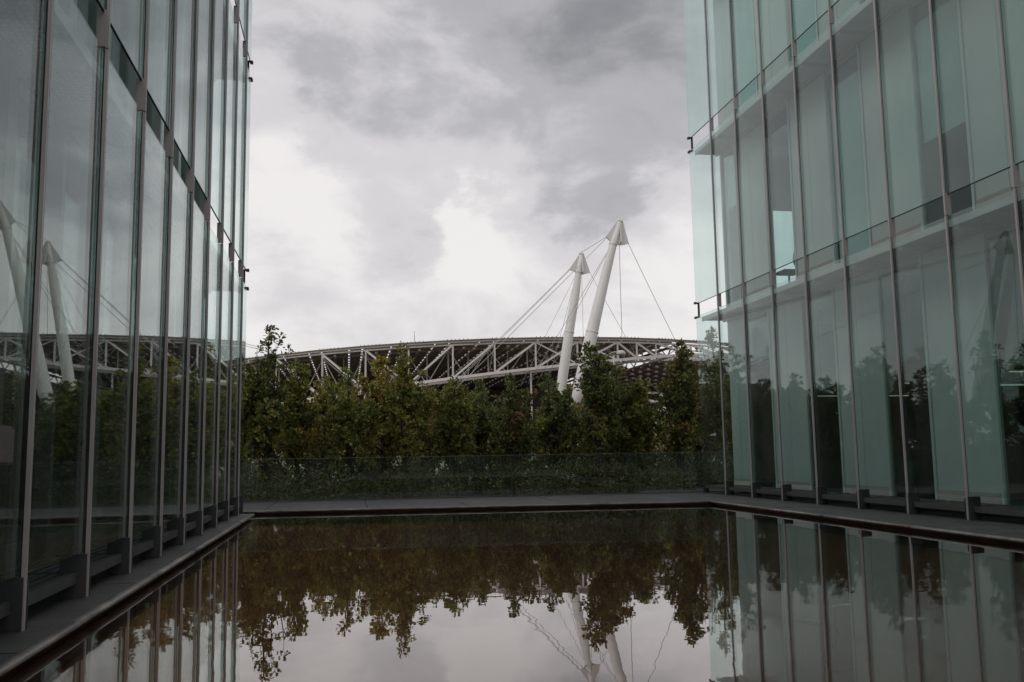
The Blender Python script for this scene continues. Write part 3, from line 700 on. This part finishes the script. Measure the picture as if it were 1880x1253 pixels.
def grow_tree(x, y, top, width, tint, seed, label, dens=1.0, base=-.1, nl=17, spire=.5, low=.10, dense=.62):
    rs = np.random.default_rng(seed); rnd = rs.uniform
    T = empty('oak_tree', (x, y, base), label, 'tree', 'young oaks behind the balustrade')
    wood = MB(); LP, LD, LM = [], [], []
    hgt = top-base; lean = rs.normal(0, .16, 2)
    ctrl = [np.array([x, y, base])]; ns = 9
    for i in range(1, ns+1):
        f_ = i/ns; ctrl.append(np.array([x+lean[0]*math.sin(f_*2.6)+rs.normal(0, .025), y+lean[1]*math.sin(f_*2.2)+rs.normal(0, .025), base+hgt*.97*f_]))
    # keep the tip over the root so the tree stands where it should
    for i in range(1, ns+1): ctrl[i][:2] -= (ctrl[ns][:2]-np.array([x, y]))*(i/ns)**2 if i < ns else 0
    ctrl[ns][:2] = (x, y)
    r0 = .035+.012*hgt
    wood.tube(ctrl, [r0*(1-.9*i/ns)+.004 for i in range(ns+1)], 7)
    def along(f_):
        a = f_*ns; i = min(int(a), ns-1); return ctrl[i]+(ctrl[i+1]-ctrl[i])*(a-i)
    def rosette(p, d, n, mx=0, r=.07):
        n = max(5, int(n*dens))
        dd = rs.normal(0, 1, (n, 3))+d*.75+np.array([0, 0, .25]); dd /= np.linalg.norm(dd, axis=1, keepdims=True)
        LP.append(p+dd*rs.uniform(.1, 1, n)[:, None]*r+rs.normal(0, .022, (n, 3))); LD.append(nrmrows(dd+rs.normal(0, .35, (n, 3)))); LM.append(np.full(n, mx))
    def twig(p, d, L, n, mx=0):
        q1 = p+d*L*.5+rs.normal(0, .03, 3); q2 = p+d*L+rs.normal(0, .02, 3)
        wood.tube([p, q1, q2], [.007, .005, .002], 4, cap=False)
        rosette(q2, d, n*.58, mx, .09); rosette(q1, d, n*.42, mx, .075)
    az = rnd(0, 6.28)
    for i in range(nl):
        f_ = low+(dense-low)*(i/(nl-1)); az += 2.4+rs.normal(0, .35)
        p = along(f_); g_ = (f_-low)/(dense+.06-low)
        Lb = width*(.70+.30*math.sin(min(g_*1.8+.3, 2.6)))*(1-spire*min(1, max(0, (g_-.45)/.55)))*rnd(.45, 1.25)
        el = R(rnd(18, 42)+28*g_)
        d = nrm([math.cos(az)*math.cos(el), math.sin(az)*math.cos(el), math.sin(el)])
        mx = 1 if rnd() < .22 else 0
        pts_ = [p]; cur = p; dd = d
        for s_ in range(4):
            dd = nrm(dd+np.array([0, 0, .16])+rs.normal(0, .12, 3)); cur = cur+dd*Lb/4; pts_.append(cur)
        # never poke above the crown top
        wood.tube(pts_, [r0*.42*(1-.3*g_)*(1-.2*j) for j in range(5)], 5, cap=False)
        nt_ = max(3, int(7*Lb/width+1))
        for q_ in range(nt_):
            s_ = rnd(.25, 1.0); a = s_*4; j = min(int(a), 3); tp = pts_[j]+(pts_[j+1]-pts_[j])*(a-j)
            td = nrm(dd*.5+rs.normal(0, .62, 3)+np.array([0, 0, .38])); Lt = rnd(.18, .42)*(1.1-.3*g_)
            if tp[2]+td[2]*Lt > top-.05: Lt *= .4
            twig(tp, td, Lt, rnd(30, 54), mx)
        twig(pts_[-1], dd, rnd(.15, .3), 34, mx)
    nsh = 6
    for q_ in range(nsh):                                 # upright shoots give the ragged top
        f_ = rnd(.30, .55); p = along(f_); a = az+q_*2.4+rnd(-.4, .4); reach = rnd(.66, .97)
        off = width*rnd(.20, .62); tgt = np.array([x+math.cos(a)*off, y+math.sin(a)*off, base+hgt*(reach-.12*off/width)])
        if tgt[2] < p[2]+.4: tgt[2] = p[2]+.4
        pts_ = [p, p+(tgt-p)*np.array([.62, .62, .30]), p+(tgt-p)*np.array([.90, .90, .62]), tgt]
        wood.tube(pts_, [r0*.35, r0*.26, r0*.15, .004], 5, cap=False)
        mx = 1 if rnd() < .2 else 0
        for j in range(9):
            s_ = rnd(.15, 1.0)*3; jj = min(int(s_), 2); tp = pts_[jj]+(pts_[jj+1]-pts_[jj])*(s_-jj)
            td = nrm(rs.normal(0, .8, 3)+np.array([0, 0, .35])); Lt = rnd(.06, .26)*(1.3-.25*s_)
            if tp[2]+td[2]*Lt < top: twig(tp, td, Lt, rnd(14, 22), mx)
    for q_ in range(int(24+3*hgt/4)):
        f_ = rnd(.5, 1.0)**.8; p = along(f_); td = nrm(rs.normal(0, .9, 3)+np.array([0, 0, .25])); twig(p, td, min(rnd(.10, .36)*(1.7-f_), max(.05, top-p[2])), rnd(15, 26))
    rosette(along(1.0)-np.array([0, 0, .08]), np.array([0, 0, 1.]), 22)
    wood.build('trunk', 'bark', T, True)
    P = np.concatenate(LP); D = np.concatenate(LD); MX = np.concatenate(LM); keep = P[:, 2] < top+.03
    me = leaf_mesh('crown', P[keep]-np.array([x, y, base]), D[keep], rs, tint, .120, MX[keep])
    o = bpy.data.objects.new('crown', me); C.objects.link(o); o.parent = T
    return T
TREES = [
 (-2.85, 26.0, 4.03, .95, 'green', 'low bushy green oak touching the far corner of the left building'),
 (-2.20, 26.3, 4.92, .80, 'dark', 'tallest spindly dark oak next to the left building, its tip alone against the sky'),
 (-1.39, 27.5, 4.01, .85, 'green', 'narrow green oak right of the tall spindly one'),
 (-0.67, 29.0, 3.75, 1.05, 'olive', 'olive oak standing back between two roof truss posts at the left'),
 (-0.01, 26.5, 3.72, 1.0, 'green', 'mid-height oak with dull green crown in the left third of the row'),
 (0.97, 28.0, 4.28, .85, 'yellow', 'yellowing oak, the left one of the yellowish pair before the roof'),
 (1.62, 26.5, 4.38, .90, 'olive', 'taller yellow-green oak reaching the roof edge near the thin aerial'),
 (2.54, 30.0, 3.45, 1.0, 'brown', 'low brownish oak just right of the yellowing pair, set back'),
 (3.09, 27.0, 3.50, .85, 'green', 'rounded green oak at the middle of the row'),
 (4.10, 29.0, 3.50, .95, 'dark', 'dark oak behind the middle of the row'),
 (4.63, 26.0, 3.50, .75, 'dark', 'short pointed dark green oak left of the masts'),
 (6.00, 27.5, 3.52, .95, 'dark', 'dark oak in front of the foot of the smaller mast'),
 (7.29, 30.0, 3.40, 1.0, 'olive', 'olive oak hidden low behind the dark oak by the masts'),
 (7.05, 25.8, 4.33, .88, 'dark', 'tall dark oak with a forked bare trunk in front of the taller mast'),
 (8.03, 27.2, 3.75, .95, 'dark', 'broad dark oak just right of the tall forked one, below the street lamp'),
 (9.0, 29.2, 2.6, .9, 'brown', 'reddish brown oak set back below the white prop'),
 (8.75, 27.0, 3.5, .62, 'green', 'pointed green oak below the open strip of the stadium roof'),
 (9.80, 26.0, 4.53, .60, 'dark', 'tall dark oak with twin tips just left of the right-hand glass'),
 (10.9, 28.0, 4.05, .90, 'brown', 'brownish oak seen at the free edge of the right-hand glass'),
 (11.35, 27.5, 5.00, .75, 'green', 'slender oak seen only through the free glass wing on the right'),
 (12.2, 27.0, 4.0, 1.0, 'green', 'oak half hidden behind the first mullion of the right building'),
 (13.6, 28.5, 3.9, 1.0, 'olive', 'oak behind the right building, seen only past its end'),
 (-4.0, 26.8, 4.6, .95, 'green', 'oak hidden behind the left building, mirrored tallest in the right glass'),
 (-5.2, 26.2, 4.9, .95, 'dark', 'dark oak hidden behind the left building, mirrored near the right picture edge'),
 (-6.5, 27.5, 4.4, 1.0, 'olive', 'olive oak farthest left, hidden behind the left building'),
]
for i, (x, y, z, wd_, tint, lab) in enumerate(TREES):
    grow_tree(x, y, z, wd_*1.36, tint, 100+i*7, lab, dens=.95, spire=(.40, .15, .55)[i % 3], dense=(.78 if x in (7.05, 8.03, 9.8) else (.62, .52, .70)[i % 3]), low=.19, nl=(17, 14, 19)[i % 3])
BACK = [(-5.0, 'behind the left building'), (-2.6, 'at the left corner'), (-.9, 'below the second truss post'), (.8, 'behind the yellowing pair'), (2.4, 'below the middle truss bay'), (4.0, 'left of the mast feet'),
        (5.6, 'before the mast feet'), (7.2, 'right of the mast feet'), (8.8, 'below the street lamp'), (10.4, 'under the white prop'), (12.2, 'behind the glass wing'), (14.0, 'behind the right building')]
for i, (x, lab) in enumerate(BACK):
    grow_tree(x, 32.3+.7*math.sin(i*2.1), (2.0 if lab.startswith('under') else 2.7+.25*math.sin(i*1.7)), 1.5, ('green', 'brown', 'olive', 'dark')[i % 4], 900+i*3, 'low bushy oak of the back row, ' + lab, dens=.85, spire=.35, dense=.85)
# low growth filling the bed
rs = np.random.default_rng(77); LP = []; LD = []
for i in range(300):
    cx, cyy = rs.uniform(-8, 14), rs.uniform(24.15, 33); hh = rs.uniform(.25, 1.2)*(.85 if cyy < 26 else 1.4)
    n = 260; u = rs.normal(0, 1, (n, 3)); u /= np.linalg.norm(u, axis=1, keepdims=True)
    rad = rs.uniform(.35, 1, n)[:, None]**.5
    pp = u*rad*np.array([.42, .38, hh*.55])+np.array([cx, cyy, hh*.5]); pp[:, 1] = np.maximum(pp[:, 1], balY(pp[:, 0])+.25)
    LP.append(pp); d = u+rs.normal(0, .6, (n, 3))+np.array([0, 0, .4]); LD.append(d/np.linalg.norm(d, axis=1, keepdims=True))
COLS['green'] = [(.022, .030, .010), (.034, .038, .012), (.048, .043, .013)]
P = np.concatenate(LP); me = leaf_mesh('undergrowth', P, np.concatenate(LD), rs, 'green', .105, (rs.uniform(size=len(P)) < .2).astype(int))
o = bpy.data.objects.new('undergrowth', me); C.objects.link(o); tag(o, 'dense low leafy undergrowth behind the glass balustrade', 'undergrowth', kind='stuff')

# ------------------------------------------------------------------ small things
# lamps in the ground floor of the right building
for i, (x0, x1, yy, zz, lab) in enumerate([
    (10.55, 11.45, 19.5, 2.39, 'lit strip lamp deepest in the right building, farthest from the camera'),
    (10.60, 11.40, 16.2, 2.43, 'lit strip lamp, upper of the middle two in the right building'),
    (10.35, 11.05, 16.75, 2.22, 'lit strip lamp, lower of the middle two in the right building'),
    (10.75, 11.60, 13.5, 2.41, 'lit strip lamp, upper one at the right picture edge'),
    (10.72, 11.60, 13.9, 2.22, 'lit strip lamp, lower one at the right picture edge')]):
    T = empty('strip_lamp', ((x0+x1)/2, yy, zz), lab, 'lamp', 'strip lamps on the ground floor')
    hs = box('housing', x0, x1, yy-.04, yy+.04, zz+.008, zz+.03, 'grey_panel', T); box('tube', x0+.02, x1-.02, yy-.012, yy+.012, zz-.012, zz+.007, 'tube_light', hs)
    for q in (x0+.12, x1-.12): box('hanger', q-.004, q+.004, yy-.004, yy+.004, zz+.031, 4.50, 'black_steel', hs)
# office chair upstairs
OC = empty('office_chair', (10.15, 19.75, 4.834), 'dark office chair standing upstairs before the bright cyan window', 'chair')
cx, cyy, cz = 10.15, 19.75, 4.834
q = MB()
for a in range(5):
    an = a*2*math.pi/5+.3; q.beam((cx, cyy, cz+.11), (cx+.30*math.cos(an), cyy+.30*math.sin(an), cz+.07), .045, .03)
sb = q.build('star_base', 'chair_black', OC)
for a in range(5):
    an = a*2*math.pi/5+.3; w2 = MB(); ex, ey = cx+.30*math.cos(an), cyy+.30*math.sin(an); w2.tube([(ex-.02, ey, cz+.031), (ex+.02, ey, cz+.031)], .03, 10); w2.build('castor', 'chair_black', sb, True)
q = MB(); q.tube([(cx, cyy, cz+.10), (cx, cyy, cz+.44)], [.028, .022], 10); q.build('gas_lift', 'chair_black', OC, True)
box('seat', cx-.24, cx+.24, cyy-.24, cyy+.24, cz+.43, cz+.51, 'chair_black', OC, .03)
q = MB(); NP = 14
ring = [(math.cos(2*math.pi*j/NP), math.sin(2*math.pi*j/NP)) for j in range(NP)]
q.poly([(cx+.26, cyy+.22*a, cz+.83+.24*b2) for a, b2 in ring], (1, 0, 0), .06); q.build('backrest', 'chair_black', OC)
q = MB(); q.beam((cx+.22, cyy, cz+.45), (cx+.28, cyy, cz+.70), .05, .03); q.build('back_stem', 'chair_black', OC)
# teal bin on the ground floor
TB = empty('waste_bin', (10.3, 15.92, .20), 'tall tapered teal bin on the ground floor behind the right-hand glass', 'bin')
q = MB(); q.tube([(10.3, 15.92, .201), (10.3, 15.92, .94)], [.13, .23], 20); tb = q.build('body', 'teal_plastic', TB, True)
q = MB(); q.tube([(10.3, 15.92, .942), (10.3, 15.92, .975)], [.24, .24], 20); q.build('rim', 'teal_plastic', tb, True)
# dark box fixed to the facade at the left picture edge
DB = empty('junction_box', (-1.86, 5.85, 1.18), 'dark rounded metal box by the left facade at the left picture edge', 'box')
box('body', -2.055, -1.975, 5.45, 6.00, 1.18, 1.41, 'bracket_steel', DB, .015); box('mount', -2.075, -2.056, 5.56, 5.90, 1.20, 1.39, 'black_steel', DB)
# a few dead leaves floating
rg = random.Random(3)
for i, (x, y, lab) in enumerate([(4.0, 7.0, 'single brown leaf floating nearest the masts reflection'), (4.55, 6.9, 'brown leaf floating right of the nearest one'), (1.6, 9.6, 'brown leaf floating near the middle of the pool'), (-.5, 11.5, 'brown leaf floating off the left plinth')]):
    q = MB(); a = rg.uniform(0, 6); u = Vector((math.cos(a), math.sin(a), 0))*.035; n = Vector((-math.sin(a), math.cos(a), 0))*.017; c = Vector((x, y, .054))
    q.add([c-u, c+n+Vector((0, 0, .006)), c+u+Vector((0, 0, .004)), c-n+Vector((0, 0, .006)), c-u-Vector((0, 0, .003)), c+n+Vector((0, 0, .003)), c+u, c-n+Vector((0, 0, .003))], [(0, 1, 2), (0, 2, 3), (4, 6, 5), (4, 7, 6), (0, 4, 5, 1), (1, 5, 6, 2), (2, 6, 7, 3), (3, 7, 4, 0)])
    tag(q.build('floating_leaf', 'dead_leaf'), lab, 'leaf', 'leaves on the water')
